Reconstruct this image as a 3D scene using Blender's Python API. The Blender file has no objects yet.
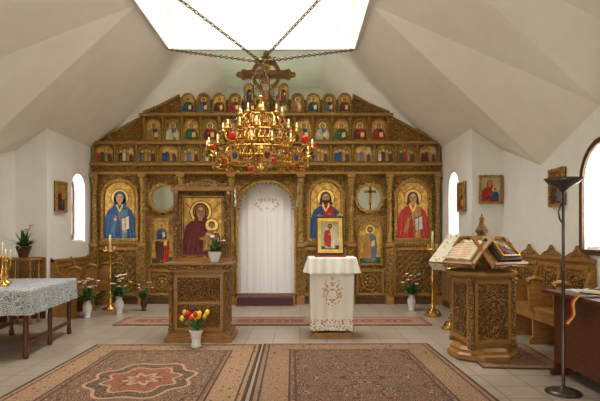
import bpy, math, random
from mathutils import Matrix, Vector
random.seed(7)
pi=math.pi; sin=math.sin; cos=math.cos
sc=bpy.context.scene
# ------------------------------------------------------------------ materials
class NT:
    def __init__(s,name):
        s.m=bpy.data.materials.new(name); s.m.use_nodes=True; s.t=s.m.node_tree; s.n=s.t.nodes; s.l=s.t.links
        s.b=s.n['Principled BSDF']; s.tc=s.n.new('ShaderNodeTexCoord')
    def link(s,a,b): s.l.new(a,b)
    def setin(s,inp,v):
        if hasattr(v,'is_linked') or isinstance(v,bpy.types.NodeSocket): s.l.new(v,inp)
        else: inp.default_value=v
    def math(s,op,a,b=0.0,c=None):
        n=s.n.new('ShaderNodeMath'); n.operation=op; s.setin(n.inputs[0],a); s.setin(n.inputs[1],b)
        if c is not None: s.setin(n.inputs[2],c)
        return n.outputs[0]
    def mix(s,f,a,b):
        n=s.n.new('ShaderNodeMix'); n.data_type='RGBA'; s.setin(n.inputs[0],f)
        s.setin(n.inputs[6],a if not isinstance(a,tuple) else (*a[:3],1)); s.setin(n.inputs[7],b if not isinstance(b,tuple) else (*b[:3],1))
        return n.outputs[2]
    def mapping(s,src,scale):
        n=s.n.new('ShaderNodeMapping'); n.inputs['Scale'].default_value=scale; s.link(src,n.inputs[0]); return n.outputs[0]
    def noise(s,vec,scale,detail=3):
        n=s.n.new('ShaderNodeTexNoise'); n.inputs['Scale'].default_value=scale; n.inputs['Detail'].default_value=detail; s.link(vec,n.inputs[0]); return n.outputs[0]
    def voro(s,vec,scale,out=0,feat='F1'):
        n=s.n.new('ShaderNodeTexVoronoi'); n.feature=feat; n.inputs['Scale'].default_value=scale; s.link(vec,n.inputs['Vector']); return n.outputs[out]
    def ramp(s,f,stops,const=False):
        n=s.n.new('ShaderNodeValToRGB'); s.link(f,n.inputs[0]); cr=n.color_ramp
        if const: cr.interpolation='CONSTANT'
        while len(cr.elements)<len(stops): cr.elements.new(0.5)
        for e,(p,c) in zip(cr.elements,stops): e.position=p; e.color=(*c,1) if len(c)==3 else c
        return n.outputs[0]
    def bump(s,h,st,dist=.02):
        n=s.n.new('ShaderNodeBump'); n.inputs['Strength'].default_value=st; n.inputs['Distance'].default_value=dist; s.link(h,n.inputs['Height']); s.link(n.outputs[0],s.b.inputs['Normal'])
    def col(s,c): s.setin(s.b.inputs['Base Color'],c)
    def pr(s,rough=.5,metal=0): s.b.inputs['Roughness'].default_value=rough; s.b.inputs['Metallic'].default_value=metal; return s
PC={}
def plain(name,c,rough=.6,metal=0,var=.15,scale=12,bump=0):
    t=NT(name).pr(rough,metal); f=t.noise(t.tc.outputs['Object'],scale)
    t.col(t.ramp(f,[(.35,tuple(x*(1-var) for x in c)),(.65,tuple(min(1,x*(1+var)) for x in c))]))
    if bump: t.bump(f,bump)
    PC[t.m.name]=(c,name); return t.m
LTC={}
def lt(m):
    if m.name not in LTC:
        c=PC[m.name][0]; LTC[m.name]=plain(m.name+'_highlight',tuple(min(.8,x*1.7+.015) for x in c),.6)
    return LTC[m.name]
def wood(name,c1,c2,rough=.4,st=(3,3,25)):
    t=NT(name).pr(rough); v=t.mapping(t.tc.outputs['Object'],st); f=t.noise(v,3,5)
    t.col(t.ramp(f,[(.3,c1),(.7,c2)])); t.bump(f,.15,.01); return t.m
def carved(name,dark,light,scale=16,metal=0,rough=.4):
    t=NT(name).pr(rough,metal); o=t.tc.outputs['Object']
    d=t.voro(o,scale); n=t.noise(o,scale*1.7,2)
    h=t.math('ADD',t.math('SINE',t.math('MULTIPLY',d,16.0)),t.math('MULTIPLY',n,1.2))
    t.col(t.ramp(t.math('MULTIPLY_ADD',h,.33,.3),[(.15,dark),(.6,light)])); t.bump(h,.8,.014); return t.m  # hollows of the relief darkened in the base colour, as painted crevice shade
def emis(name,c,st):
    t=NT(name); t.b.inputs['Emission Color'].default_value=(*c,1); t.b.inputs['Emission Strength'].default_value=st; t.b.inputs['Base Color'].default_value=(*c,1); return t.m
W_=wood('oak_wood',(.25,.118,.028),(.45,.238,.062))
WD=wood('dark_oak',(.07,.032,.012),(.14,.066,.024))
WR=wood('red_brown_wood',(.07,.022,.012),(.14,.042,.016))
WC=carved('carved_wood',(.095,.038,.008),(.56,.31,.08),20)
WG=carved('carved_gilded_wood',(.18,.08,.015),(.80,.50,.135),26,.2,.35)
WL=wood('lectern_oak',(.24,.112,.028),(.41,.21,.058))
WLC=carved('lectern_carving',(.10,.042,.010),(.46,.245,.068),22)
GOLD=plain('icon_gold_leaf',(.56,.34,.075),.36,.3,.35,14)
GOLDD=plain('icon_gold_dark',(.30,.17,.04),.4,.3,.35,14)
HALO=plain('halo_gold',(.84,.58,.16),.3,.4)
BRASS=plain('brass',(.62,.36,.09),.26,.85)
BRASSD=plain('dark_brass',(.13,.08,.035),.4,.6)
SKIN=plain('painted_skin',(.42,.22,.10),.6); HAIR=plain('painted_hair',(.06,.025,.012),.6)
RED=plain('paint_red',(.36,.022,.012),.6); BLUE=plain('paint_blue',(.016,.065,.16),.6); GRN=plain('paint_green',(.03,.10,.035),.6)
BRN=plain('paint_brown',(.10,.04,.02),.6); WHT=plain('paint_white',(.52,.47,.36),.6); OCH=plain('paint_ochre',(.38,.19,.05),.6)
MAR=plain('paint_maroon',(.12,.014,.014),.6); GRY=plain('paint_grey_blue',(.09,.15,.19),.6); BLK=plain('black_paint',(.012,.012,.012),.4)
CHINA=plain('white_china',(.75,.75,.73),.2,0,.03); LEAF=plain('leaf_green',(.05,.13,.03),.5,0,.5,30); LEAFL=plain('leaf_light',(.12,.22,.05),.5,0,.4,30)
PINK=plain('petal_pink',(.7,.3,.35),.6); YEL=plain('petal_yellow',(.85,.55,.03),.5); PRED=plain('petal_red',(.65,.03,.02),.5); PWH=plain('petal_white',(.8,.78,.7),.6)
CREAM=plain('book_page',(.70,.61,.44),.8,0,.05); LEATH=plain('book_leather',(.03,.02,.02),.5); WAX=plain('wax',(.72,.60,.36),.5)
METD=plain('dark_metal',(.10,.085,.07),.35,.7); REDG=plain('red_glass',(.6,.03,.02),.15)
BULB=emis('candle_bulb',(1,.72,.4),.9)
PLAS=plain('white_plaster',(.80,.785,.735),.9,0,.02,3,.05); PLASC=plain('ceiling_plaster',(.80,.765,.675),.9,0,.02,3,.05)
PLGR=plain('apse_green_plaster',(.76,.84,.70),.9,0,.04,3)
# ------------------------------------------------------------------ mesh builder
class MB:
    def __init__(s): s.v=[];s.f=[];s.fm=[];s.fs=[];s.mats=[];s.M=Matrix.Identity(4);s.st=[]
    def push(s,m): s.st.append(s.M.copy()); s.M=s.M@m; return s
    def pop(s): s.M=s.st.pop()
    def add(s,vs,fs,mat,smooth=False):
        if mat not in s.mats: s.mats.append(mat)
        k=s.mats.index(mat); o=len(s.v)
        s.v+= [tuple(s.M@Vector(p)) for p in vs]
        for f in fs: s.f.append([i+o for i in f]); s.fm.append(k); s.fs.append(smooth)
    def box(s,x0,x1,y0,y1,z0,z1,mat):
        s.add([(x0,y0,z0),(x1,y0,z0),(x1,y1,z0),(x0,y1,z0),(x0,y0,z1),(x1,y0,z1),(x1,y1,z1),(x0,y1,z1)],
          [(0,3,2,1),(4,5,6,7),(0,1,5,4),(1,2,6,5),(2,3,7,6),(3,0,4,7)],mat)
    def flat(s,pts,y,mat): s.add([(p[0],y,p[1]) for p in pts],[tuple(range(len(pts)))],mat)
    def prism(s,pts,y0,y1,mat):
        n=len(pts); s.add([(p[0],y0,p[1]) for p in pts]+[(p[0],y1,p[1]) for p in pts],
          [tuple(range(n)),tuple(range(2*n-1,n-1,-1))]+[(i,i+n,(i+1)%n+n,(i+1)%n) for i in range(n)],mat)
    def ring(s,a,b,y0,y1,mat,closed=True):
        n=len(a); vs=[(p[0],y0,p[1]) for p in a]+[(p[0],y0,p[1]) for p in b]+[(p[0],y1,p[1]) for p in a]+[(p[0],y1,p[1]) for p in b]
        fs=[]
        for i in range(n if closed else n-1):
            j=(i+1)%n; fs+=[(i,j,n+j,n+i),(i,2*n+i,2*n+j,j),(n+i,n+j,3*n+j,3*n+i),(2*n+i,3*n+i,3*n+j,2*n+j)]
        if not closed: fs+=[(0,n,3*n,2*n),(n-1,3*n-1,4*n-1,2*n-1)]
        s.add(vs,fs,mat)
    def ell(s,cx,cz,rx,rz,y,mat,n=18): s.flat([(cx+rx*cos(2*pi*i/n),cz+rz*sin(2*pi*i/n)) for i in range(n)],y,mat)
    def lathe(s,cx,cy,prof,mat,n=16,smooth=True,rot=0):
        vs=[];fs=[]
        for r,z in prof:
            for i in range(n): a=2*pi*i/n+rot; vs.append((cx+r*cos(a),cy+r*sin(a),z))
        for k in range(len(prof)-1):
            for i in range(n): j=(i+1)%n; fs.append((k*n+i,k*n+j,(k+1)*n+j,(k+1)*n+i))
        fs.append(tuple(range(n-1,-1,-1))); fs.append(tuple(range((len(prof)-1)*n,len(prof)*n)))
        s.add(vs,fs,mat,smooth)
    def tube(s,pts,r,mat,n=6,closed=False):
        pts=[Vector(p) for p in pts]; m=len(pts); vs=[];fs=[]
        for i,p in enumerate(pts):
            if closed: d=pts[(i+1)%m]-pts[i-1]
            else: d=pts[min(i+1,m-1)]-pts[max(i-1,0)]
            if d.length<1e-9: d=Vector((0,0,1))
            d.normalize(); up=Vector((0,0,1)) if abs(d.z)<.9 else Vector((0,1,0))
            a=d.cross(up).normalized(); b=d.cross(a)
            rr=r[i] if isinstance(r,(list,tuple)) else r
            for k in range(n): t=2*pi*k/n; vs.append(tuple(p+a*cos(t)*rr+b*sin(t)*rr))
        for i in range(m if closed else m-1):
            ii=(i+1)%m
            for k in range(n): j=(k+1)%n; fs.append((i*n+k,i*n+j,ii*n+j,ii*n+k))
        if not closed: fs+=[tuple(range(n)),tuple(range((m-1)*n,m*n))]
        s.add(vs,fs,mat,True)
    def ball(s,c,rx,ry,rz,mat,n=10,m=6):
        vs=[];fs=[]
        for k in range(m+1):
            t=pi*k/m
            for i in range(n): a=2*pi*i/n; vs.append((c[0]+rx*sin(t)*cos(a),c[1]+ry*sin(t)*sin(a),c[2]-rz*cos(t)))
        for k in range(m):
            for i in range(n): j=(i+1)%n; fs.append((k*n+i,k*n+j,(k+1)*n+j,(k+1)*n+i))
        s.add(vs,fs,mat,True)
    def build(s,name,loc=(0,0,0),rz=0,bevel=0):
        me=bpy.data.meshes.new(name); me.from_pydata(s.v,[],s.f); me.update()
        for m in s.mats: me.materials.append(m)
        me.polygons.foreach_set('material_index',s.fm); me.polygons.foreach_set('use_smooth',s.fs); me.update()
        ob=bpy.data.objects.new(name,me); sc.collection.objects.link(ob); ob.location=loc; ob.rotation_euler[2]=rz
        if bevel:
            b=ob.modifiers.new('bevel','BEVEL'); b.width=bevel; b.segments=2; b.limit_method='ANGLE'; b.angle_limit=math.radians(50)
        return ob
T=Matrix.Translation
def R(a,ax): return Matrix.Rotation(a,4,ax)
# ------------------------------------------------------------------ ornaments
def spiral(mb,cx,cz,r,y,mat,d=1,th=.011,a0=0):
    pts=[]
    for i in range(15):
        t=i/14; a=a0+d*t*3.3*pi; q=r*(1-.82*t); pts.append((cx+q*cos(a),y,cz+q*sin(a)))
    mb.tube(pts,th,mat,5)
def vine(mb,x0,x1,z,amp,y,mat,th=.011):
    n=max(1,round((x1-x0)/(amp*2.4))); st=(x1-x0)/n
    for i in range(n):
        u=1 if i%2 else -1
        spiral(mb,x0+st*(i+.5),z,amp*.9,y,mat,u,th,-u*pi/2)
    mb.tube([(x0+(x1-x0)*k/(n*4),y,z+amp*sin(k*pi/4)) for k in range(n*4+1)],th,mat,5)
def lattice(mb,x0,x1,z0,z1,y,mat,step=.11,th=.010):
    w=x1-x0;h=z1-z0
    c=-h
    while c<w:
        a=max(0,c);b=min(w,c+h)
        if b-a>.02:
            mb.tube([(x0+a,y,z0+a-c),(x0+b,y,z0+b-c)],th,mat,4)
            mb.tube([(x0+a,y,z1-(a-c)),(x0+b,y,z1-(b-c))],th,mat,4)
        c+=step
def rosette(mb,cx,cz,r,y,mat,n=8):
    mb.tube([(cx+r*cos(2*pi*i/20),y,cz+r*sin(2*pi*i/20)) for i in range(20)],r*.09,mat,5,True)
    for i in range(n):
        a=2*pi*i/n; mb.ball((cx+r*.55*cos(a),y,cz+r*.55*sin(a)),r*.2,r*.12,r*.2,mat,8,4)
    mb.ball((cx,y,cz),r*.28,r*.2,r*.28,mat,8,4)
def beads(mb,x0,x1,z,y,mat,r=.014,st=.06):
    n=int((x1-x0)/st)
    for i in range(n): mb.ball((x0+(i+.5)*(x1-x0)/n,y,z),r,r,r,mat,6,4)
def outline(cx,z0,w,h,arch,off=0,n=10):
    hw=w/2+off; b=z0-off; t=z0+h+off
    if not arch: return [(cx-hw,b),(cx+hw,b),(cx+hw,t),(cx-hw,t)]
    ra=hw if arch==1 else hw*.6
    pts=[(cx-hw,b),(cx+hw,b)]
    for i in range(n+1):
        a=pi*i/n; pts.append((cx+hw*cos(a),t-ra+ra*sin(a)))
    return pts
def icon(mb,cx,z0,w,h,y,robe=RED,mant=BLUE,kind='bust',arch=0,fr=.03,fm=WG,bg=GOLD,detail=False,veil=False,beard=True):
    o=outline(cx,z0,w,h,arch); mb.flat(o,y,bg)
    if fr: mb.ring(outline(cx,z0,w,h,arch,fr),o,y-.03,y+.005,fm)
    e=.0025; P=lambda u,v:(cx+u*w,z0+v*h)
    s=min(w,h*.8)
    if detail: mb.ring(outline(cx,z0,w,h,arch,-.012*s/.6),outline(cx,z0,w,h,arch,-.026*s/.6),y-.0012,y-.0002,MAR)
    if kind=='scene':
        k=random.random()
        mb.flat([P(-.46,.03),P(.46,.03),P(.46,.3),P(.3,.62),P(.12,.42),P(-.12,.7),P(-.34,.5),P(-.46,.62)],y-e,random.choice([BRN,GRY,GRN,OCH]))
        mb.flat([P(-.46,.03),P(.46,.03),P(.46,.22),P(.0,.30),P(-.46,.22)],y-1.5*e,random.choice([BRN,GRN,MAR]))
        if k>.5: mb.flat([P(.2,.3),P(.44,.3),P(.44,.78),P(.32,.88),P(.2,.78)],y-1.7*e,WHT)
        for k in range(4):
            q=[-.33,-.11,.12,.33][k]; mm=[robe,mant,OCH,BRN][k]; hh=[.6,.68,.62,.55][k]
            mb.ell(cx+q*w,z0+(hh+.05)*h,s*.10,s*.10,y-2*e,HALO,10)
            mb.flat([P(q-.11,.06),P(q+.11,.06),P(q+.1,hh-.12),P(q,hh),P(q-.1,hh-.12)],y-3*e,mm)
            mb.flat([P(q-.02,.06),P(q+.06,.06),P(q+.02,hh-.15)],y-3.5*e,lt(mm))
            mb.ell(cx+q*w,z0+(hh+.03)*h,s*.05,s*.065,y-4*e,SKIN,8)
        return
    if kind in('bust','vc'):
        vcx=kind=='vc'
        hz=z0+h*(.70 if not vcx else .73); hr=s*.142; hx=cx if not vcx else cx-.05*w
        mb.ell(hx,hz,s*.27,s*.27,y-e,HALO,24)
        mb.tube([(hx+s*.27*cos(2*pi*i/24),y-e,hz+s*.27*sin(2*pi*i/24)) for i in range(24)],s*.009,MAR,4,True)
        if not vcx:
            mb.flat([P(-.49,.0),P(.49,.0),P(.48,.30),P(.38,.47),P(.22,.55),P(.09,.59),P(-.09,.59),P(-.22,.55),P(-.38,.47),P(-.48,.30)],y-2*e,robe)
            mb.flat([P(-.49,.0),P(.05,.0),P(.0,.3),P(-.12,.57),P(-.22,.55),P(-.38,.47),P(-.48,.30)],y-3*e,mant)
            mb.flat([P(.24,.0),P(.49,.0),P(.48,.30),P(.38,.47),P(.24,.54)],y-3*e,mant)
            if detail:
                for (a,b,c_) in((-.42,.04,.12),(-.3,.02,.1),(-.2,.03,.2),(.32,.03,.1),(.42,.05,.12)):
                    mb.flat([P(a,b),P(a+.05,b),P(a*.75+.01,b+.42)],y-3.4*e,lt(mant))
                for a in(-.02,.1,.17): mb.flat([P(a,.02),P(a+.035,.02),P(a*.5,.5)],y-2.5*e,lt(robe))
                mb.flat([P(-.12,.57),P(-.08,.59),P(.0,.49),P(.08,.59),P(.12,.57),P(.0,.45)],y-3.7*e,HALO)
            if veil: mb.ell(hx,hz+.0*s,hr*1.35,hr*1.5,y-3.3*e,mant); mb.flat([(hx-hr*1.3,hz),(hx+hr*1.3,hz),P(.2,.5),P(-.2,.5)],y-3.3*e,mant)
            else:
                mb.ell(hx,hz+.01*s,hr*1.15,hr*1.3,y-3*e,HAIR)
                if detail:
                    for q in(-1,1): mb.flat([(hx+q*hr*.6,hz+hr*.4),(hx+q*hr*1.2,hz+hr*.1),(hx+q*hr*1.4,hz-hr*1.5),(hx+q*hr*.75,hz-hr*1.4)],y-3.8*e,HAIR)
            mb.flat([(hx-hr*.35,hz-hr*1.6),(hx+hr*.35,hz-hr*1.6),(hx+hr*.35,hz-hr*.6),(hx-hr*.35,hz-hr*.6)],y-3.9*e,SKIN)
            mb.ell(hx,hz-hr*.1,hr*.80,hr*1.1,y-4*e,SKIN)
            if detail and beard: mb.flat([(hx-hr*.78,hz-hr*.3),(hx-hr*.4,hz-hr*.5),(hx,hz-hr*.42),(hx+hr*.4,hz-hr*.5),(hx+hr*.78,hz-hr*.3),(hx+hr*.55,hz-hr*1.1),(hx,hz-hr*1.65),(hx-hr*.55,hz-hr*1.1)],y-4.5*e,HAIR)
            mb.flat([P(.06,.10),P(.32,.15),P(.30,.40),P(.04,.35)],y-5*e,MAR if detail else HALO)
            if detail: mb.flat([P(.08,.12),P(.30,.165),P(.28,.385),P(.06,.335)],y-5.4*e,WHT); mb.flat([P(.165,.14),P(.185,.145),P(.175,.36),P(.155,.355)],y-5.8*e,BRN)
            hx2,hz2=cx-.13*w,z0+.33*h
            mb.ell(hx2,hz2,s*.05,s*.06,y-5*e,SKIN,10)
            if detail:
                for k in range(3): a=pi/2+.35*(1-k); mb.tube([(hx2+.02*s*(k-1),y-5.2*e,hz2+.03*s),(hx2+.02*s*(k-1)+.09*s*cos(a),y-5.2*e,hz2+.12*s*sin(a))],s*.012,SKIN,4)
                mb.flat([P(-.3,.12),P(-.2,.08),P(-.09,.26),P(-.17,.31)],y-4.6*e,robe)
            mb.ell(cx+.16*w,z0+.12*h,s*.07,s*.045,y-6.2*e,SKIN,10)
        else:
            mb.flat([P(-.49,.0),P(.44,.0),P(.42,.3),P(.28,.5),P(.10,.62),P(-.20,.62),P(-.42,.48),P(-.49,.25)],y-2*e,robe)
            mb.ell(hx,hz,hr*1.4,hr*1.55,y-3*e,robe)
            mb.tube([(hx+hr*1.1*cos(a_*.2),y-3.3*e,hz-.1*hr+hr*1.3*sin(a_*.2)) for a_ in range(-2,18)],s*.009,HALO,4)
            for a in(-.4,-.28,-.14,.0): mb.flat([P(a,.02),P(a+.05,.02),P(a*.6,.5)],y-2.6*e,lt(robe))
            mb.flat([(hx-hr*.4,hz-hr*1.5),(hx+hr*.3,hz-hr*1.5),(hx+hr*.3,hz-hr*.6),(hx-hr*.4,hz-hr*.6)],y-3.8*e,SKIN)
            mb.ell(hx,hz-hr*.1,hr*.76,hr*1.08,y-4*e,SKIN)
            c2x,c2z=cx+.22*w,z0+.50*h
            mb.ell(c2x,c2z,s*.16,s*.16,y-4.2*e,HALO); mb.tube([(c2x+s*.16*cos(2*pi*i/20),y-4.2*e,c2z+s*.16*sin(2*pi*i/20)) for i in range(20)],s*.006,MAR,4,True)
            mb.flat([P(.0,.06),P(.36,.06),P(.4,.28),P(.32,.42),P(.13,.42),P(.02,.28)],y-5*e,mant)
            for a in(.06,.16,.26): mb.flat([P(a,.08),P(a+.04,.08),P(a+.06,.36)],y-5.2*e,lt(mant))
            mb.ell(c2x,c2z+.01*s,s*.08,s*.085,y-5.4*e,HAIR); mb.ell(c2x,c2z-.01*s,s*.062,s*.072,y-6*e,SKIN)
            mb.flat([P(-.3,.12),P(-.18,.08),P(.02,.24),P(-.04,.30)],y-5.6*e,MAR)
            mb.ell(cx-.0*w,z0+.27*h,s*.085,s*.035,y-6*e,SKIN,10); mb.ell(cx+.1*w,z0+.34*h,s*.035,s*.05,y-6.5*e,SKIN,10)
            mb.ball((hx-hr*1.25,y-3*e,hz-hr*1.4),s*.02,.002,s*.02,HALO,6,4)
        if detail:
            for q in(-1,1):
                mb.ell(hx+q*hr*.33,hz+hr*.12,hr*.16,hr*.07,y-5.2*e,BLK,8)
                mb.ell(hx+q*hr*.33,hz+hr*.34,hr*.22,hr*.04,y-5.2*e,HAIR,8)
                for k in range(3): u=q*(.40-.05*k); mb.flat([P(u-.02,.86-.035*k),P(u+.02,.86-.035*k),P(u+.02,.88-.035*k),P(u-.02,.88-.035*k)],y-1.5*e,RED)
            mb.ell(hx,hz-hr*.12,hr*.06,hr*.25,y-5.2*e,OCH,8); mb.ell(hx,hz-hr*.58,hr*.18,hr*.05,y-5.4*e,RED,8)
            mb.ell(hx,hz+hr*.5,hr*.4,hr*.22,y-4.4*e,lt(SKIN),8)
    if kind=='full':
        hz=z0+.84*h; hr=s*.11
        mb.flat([P(-.5,0),P(.5,0),P(.5,.16),P(-.5,.12)],y-e,GRN)
        mb.ell(cx,hz,s*.22,s*.22,y-e,HALO)
        mb.flat([P(-.28,.05),P(.28,.05),P(.34,.45),P(.28,.68),P(.07,.75),P(-.07,.75),P(-.28,.68),P(-.34,.45)],y-2*e,robe)
        mb.flat([P(-.30,.15),P(.02,.08),P(.08,.4),P(-.02,.73),P(-.28,.68),P(-.35,.45)],y-3*e,mant)
        for a in(-.22,-.12,-.02): mb.flat([P(a,.14),P(a+.04,.14),P(a*.7,.6)],y-3.4*e,lt(mant))
        for a in(.08,.18): mb.flat([P(a,.07),P(a+.04,.07),P(a*.9,.6)],y-2.5*e,lt(robe))
        mb.ell(cx,hz+.01*s,hr*1.2,hr*1.3,y-3*e,HAIR); mb.ell(cx,hz-.02*s,hr*.8,hr*1.1,y-4*e,SKIN)
        mb.flat([(cx-hr*.6,hz-hr*.5),(cx+hr*.6,hz-hr*.5),(cx,hz-hr*1.6)],y-4.3*e,HAIR)
        mb.ell(cx-.05*w,z0+.55*h,s*.045,s*.06,y-4*e,SKIN,10); mb.flat([P(.06,.42),P(.22,.45),P(.22,.58),P(.06,.55)],y-4*e,HALO)
        mb.ell(cx-.09*w,z0+.05*h,s*.06,s*.03,y-4*e,SKIN,8); mb.ell(cx+.09*w,z0+.05*h,s*.06,s*.03,y-4*e,SKIN,8)
# ------------------------------------------------------------------ room shell
CX=-.645; HN=3.355; HW=3.845; HO=1.6
YR=7.9; ZT=4.5; YA=12.2; YB=-1.6; ZA=4.92; HA=1.1
def wallmesh(name,fn,s0,s1,top,holes,mat,t=.28,n=14):
    mb=MB()
    brk=[b for b in top if s0<b[0]<s1]
    def tz(s):
        for (a,za),(b,zb) in zip(top,top[1:]):
            if a-1e-6<=s<=b+1e-6: return za+(zb-za)*(s-a)/(b-a)
        return top[-1][1]
    def col(a,b,za,zb2):
        cuts=[a]+[q[0] for q in brk if a<q[0]<b]+[b]
        for p,q in zip(cuts,cuts[1:]): mb.add([fn(p,0,za),fn(q,0,zb2),fn(q,0,tz(q)),fn(p,0,tz(p))],[(0,1,2,3)],mat)
    cur=s0
    for (a,b,z0,z1) in holes:
        col(cur,a,0,0); r=(b-a)/2; c=(a+b)/2
        mb.add([fn(a,0,0),fn(b,0,0),fn(b,0,z0),fn(a,0,z0)],[(0,1,2,3)],mat)
        arc=[(c-r*cos(pi*i/n),z1-r+r*sin(pi*i/n)) for i in range(n+1)]
        for (p,pz),(q,qz) in zip(arc,arc[1:]): col(p,q,pz,qz)
        lp=[(a,z0)]+arc+[(b,z0)]
        for (p,pz),(q,qz) in zip(lp,lp[1:]+lp[:1]): mb.add([fn(p,0,pz),fn(q,0,qz),fn(q,t,qz),fn(p,t,pz)],[(0,1,2,3)],mat)
        cur=b
    col(cur,s1,0,0)
    return mb.build(name)
XL,XR=CX-HN,CX+HN; WLX,WRX=CX-HW,CX+HW
ztN=3.0
topn=[(YR,ztN),(YA,ztN)]
wallmesh('wall_left_sanctuary',lambda s,t,z:(XL-t,s,z),YR,YA,topn,[(8.75,9.3,1.2,2.42),(10.4,10.95,1.2,2.42)],PLAS)
wallmesh('wall_right_sanctuary',lambda s,t,z:(XR+t,s,z),YR,YA,topn,[(8.55,9.1,1.2,2.42),(10.4,10.95,1.2,2.42)],PLAS)
topw=[(YB,3.0),(4.5,3.0),(5.33,2.70),(6.64,2.24),(YR,2.66)]
wallmesh('wall_left_nave',lambda s,t,z:(WLX-t,s,z),YB,YR,topw,[(1.2,1.95,1.15,2.3),(4.3,5.1,1.15,2.3)],PLAS)
wallmesh('wall_right_nave',lambda s,t,z:(WRX+t,s,z),YB,YR,topw,[(1.2,1.95,1.15,2.3),(4.85,5.62,1.15,2.3)],PLAS)
for nm,a,b in(('wall_left_return',WLX,XL),('wall_right_return',XR,WRX)):
    za,zb=(2.66,3.0) if nm.startswith('wall_left') else (3.0,2.66)
    mb=MB(); mb.add([(a,YR,0),(b,YR,0),(b,YR,zb),(a,YR,za)],[(0,1,2,3)],PLAS); mb.build(nm)
wallmesh('wall_back_nave',lambda s,t,z:(s,YB-t,z),WLX,WRX,[(WLX,3.0),(CX-HO,4.5),(CX+HO,4.5),(WRX,3.0)],[(CX-.9,CX+.9,0.02,2.5)],PLAS)
wallmesh('wall_apse',lambda s,t,z:(s,YA+t,z),XL,XR,[(XL,3.0),(CX-HO,4.5),(CX-HA,ZA),(CX+HA,ZA),(CX+HO,4.5),(XR,3.0)],[(CX-.4,CX+.4,1.0,2.6)],PLGR)
mb=MB()
Y0,Y1=5.0,8.5; ZW=5.75
for s in(-1,1):
    X=lambda d:CX+s*d
    mb.add([(X(HN),YR,ztN),(X(HN),YA,ztN),(X(HO),YA,ZT),(X(HO),Y1,ZT)],[(0,1,2,3)],PLASC)
    mb.add([(X(HN),YR,ztN),(X(HO),Y1,ZT),(X(HO),6.9,ZT),(X(HW),6.64,2.24),(X(HW),YR,2.66)],[(0,1,2),(0,2,3),(0,3,4)],PLASC)
    mb.add([(X(HW),6.64,2.24),(X(HO),6.9,ZT),(X(HO),Y0,ZT),(X(HO),YB,ZT),(X(HW),YB,3.0),(X(HW),4.5,3.0),(X(HW),5.33,2.7)],[(0,1,6),(1,2,6),(2,5,6),(2,3,5),(3,4,5)],PLASC)
    mb.add([(X(HO),Y0,ZT),(X(HO),Y1,ZT),(X(HO),Y1,ZW),(X(HO),Y0,ZW)],[(0,1,2,3)],PLASC)
mb.add([(CX-HO,YB,ZT),(CX+HO,YB,ZT),(CX+HO,Y0,ZT),(CX-HO,Y0,ZT)],[(0,1,2,3)],PLASC)
for yy in(Y0,Y1): mb.add([(CX-HO,yy,ZT),(CX+HO,yy,ZT),(CX+HO,yy,ZW),(CX-HO,yy,ZW)],[(0,1,2,3)],PLASC)
mb.build('ceiling')
mb=MB()
for s in(-1,1): mb.add([(CX+s*HO,Y1+.01,ZT),(CX+s*HO,YA,ZT),(CX+s*HA,YA,ZA),(CX+s*HA,Y1+.01,ZA)],[(0,1,2,3)],PLASC)
mb.add([(CX-HA,Y1+.01,ZA),(CX+HA,Y1+.01,ZA),(CX+HA,YA,ZA),(CX-HA,YA,ZA)],[(0,1,2,3)],PLGR); mb.build('ceiling_apse')
mb=MB()
for a in(-1,1): mb.box(CX+a*HO-.03,CX+a*HO+.03,Y0,Y1,ZT-.04,ZT+.05,CHINA)
for yy in(Y0,Y1): mb.box(CX-HO,CX+HO,yy-.03,yy+.03,ZT-.04,ZT+.05,CHINA)
for k in range(5): mb.box(CX-HO+k*.8-.03,CX-HO+k*.8+.03,Y0,Y1,ZW-.05,ZW+.02,CHINA)
for k in range(4): mb.box(CX-HO,CX+HO,Y0+k*1.15-.03,Y0+k*1.15+.03,ZW-.05,ZW+.02,CHINA)
mb.build('window_skylight')
# floor
t=NT('floor_tiles').pr(.32); br=t.n.new('ShaderNodeTexBrick'); t.link(t.tc.outputs['Object'],br.inputs['Vector'])
br.offset=0; br.inputs['Scale'].default_value=1; br.inputs['Brick Width'].default_value=.333; br.inputs['Row Height'].default_value=.333; br.inputs['Mortar Size'].default_value=.006
br.inputs['Color1'].default_value=(.37,.31,.25,1); br.inputs['Color2'].default_value=(.43,.365,.295,1); br.inputs['Mortar'].default_value=(.17,.13,.10,1)
nz=t.noise(t.tc.outputs['Object'],5,4); t.col(t.mix(t.math('MULTIPLY',nz,.5),br.outputs[0],(.28,.225,.175))); FLO=t.m
mb=MB(); mb.add([(WLX,YB,0),(WRX,YB,0),(WRX,YR,0),(XR,YR,0),(XR,YA,0),(XL,YA,0),(XL,YR,0),(WLX,YR,0)],[tuple(range(8))],FLO); mb.build('floor')
mb=MB(); mb.box(XL+.01,XR-.01,9.76,YA,0.001,.17,W_); mb.build('floor_sanctuary_platform')
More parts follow.
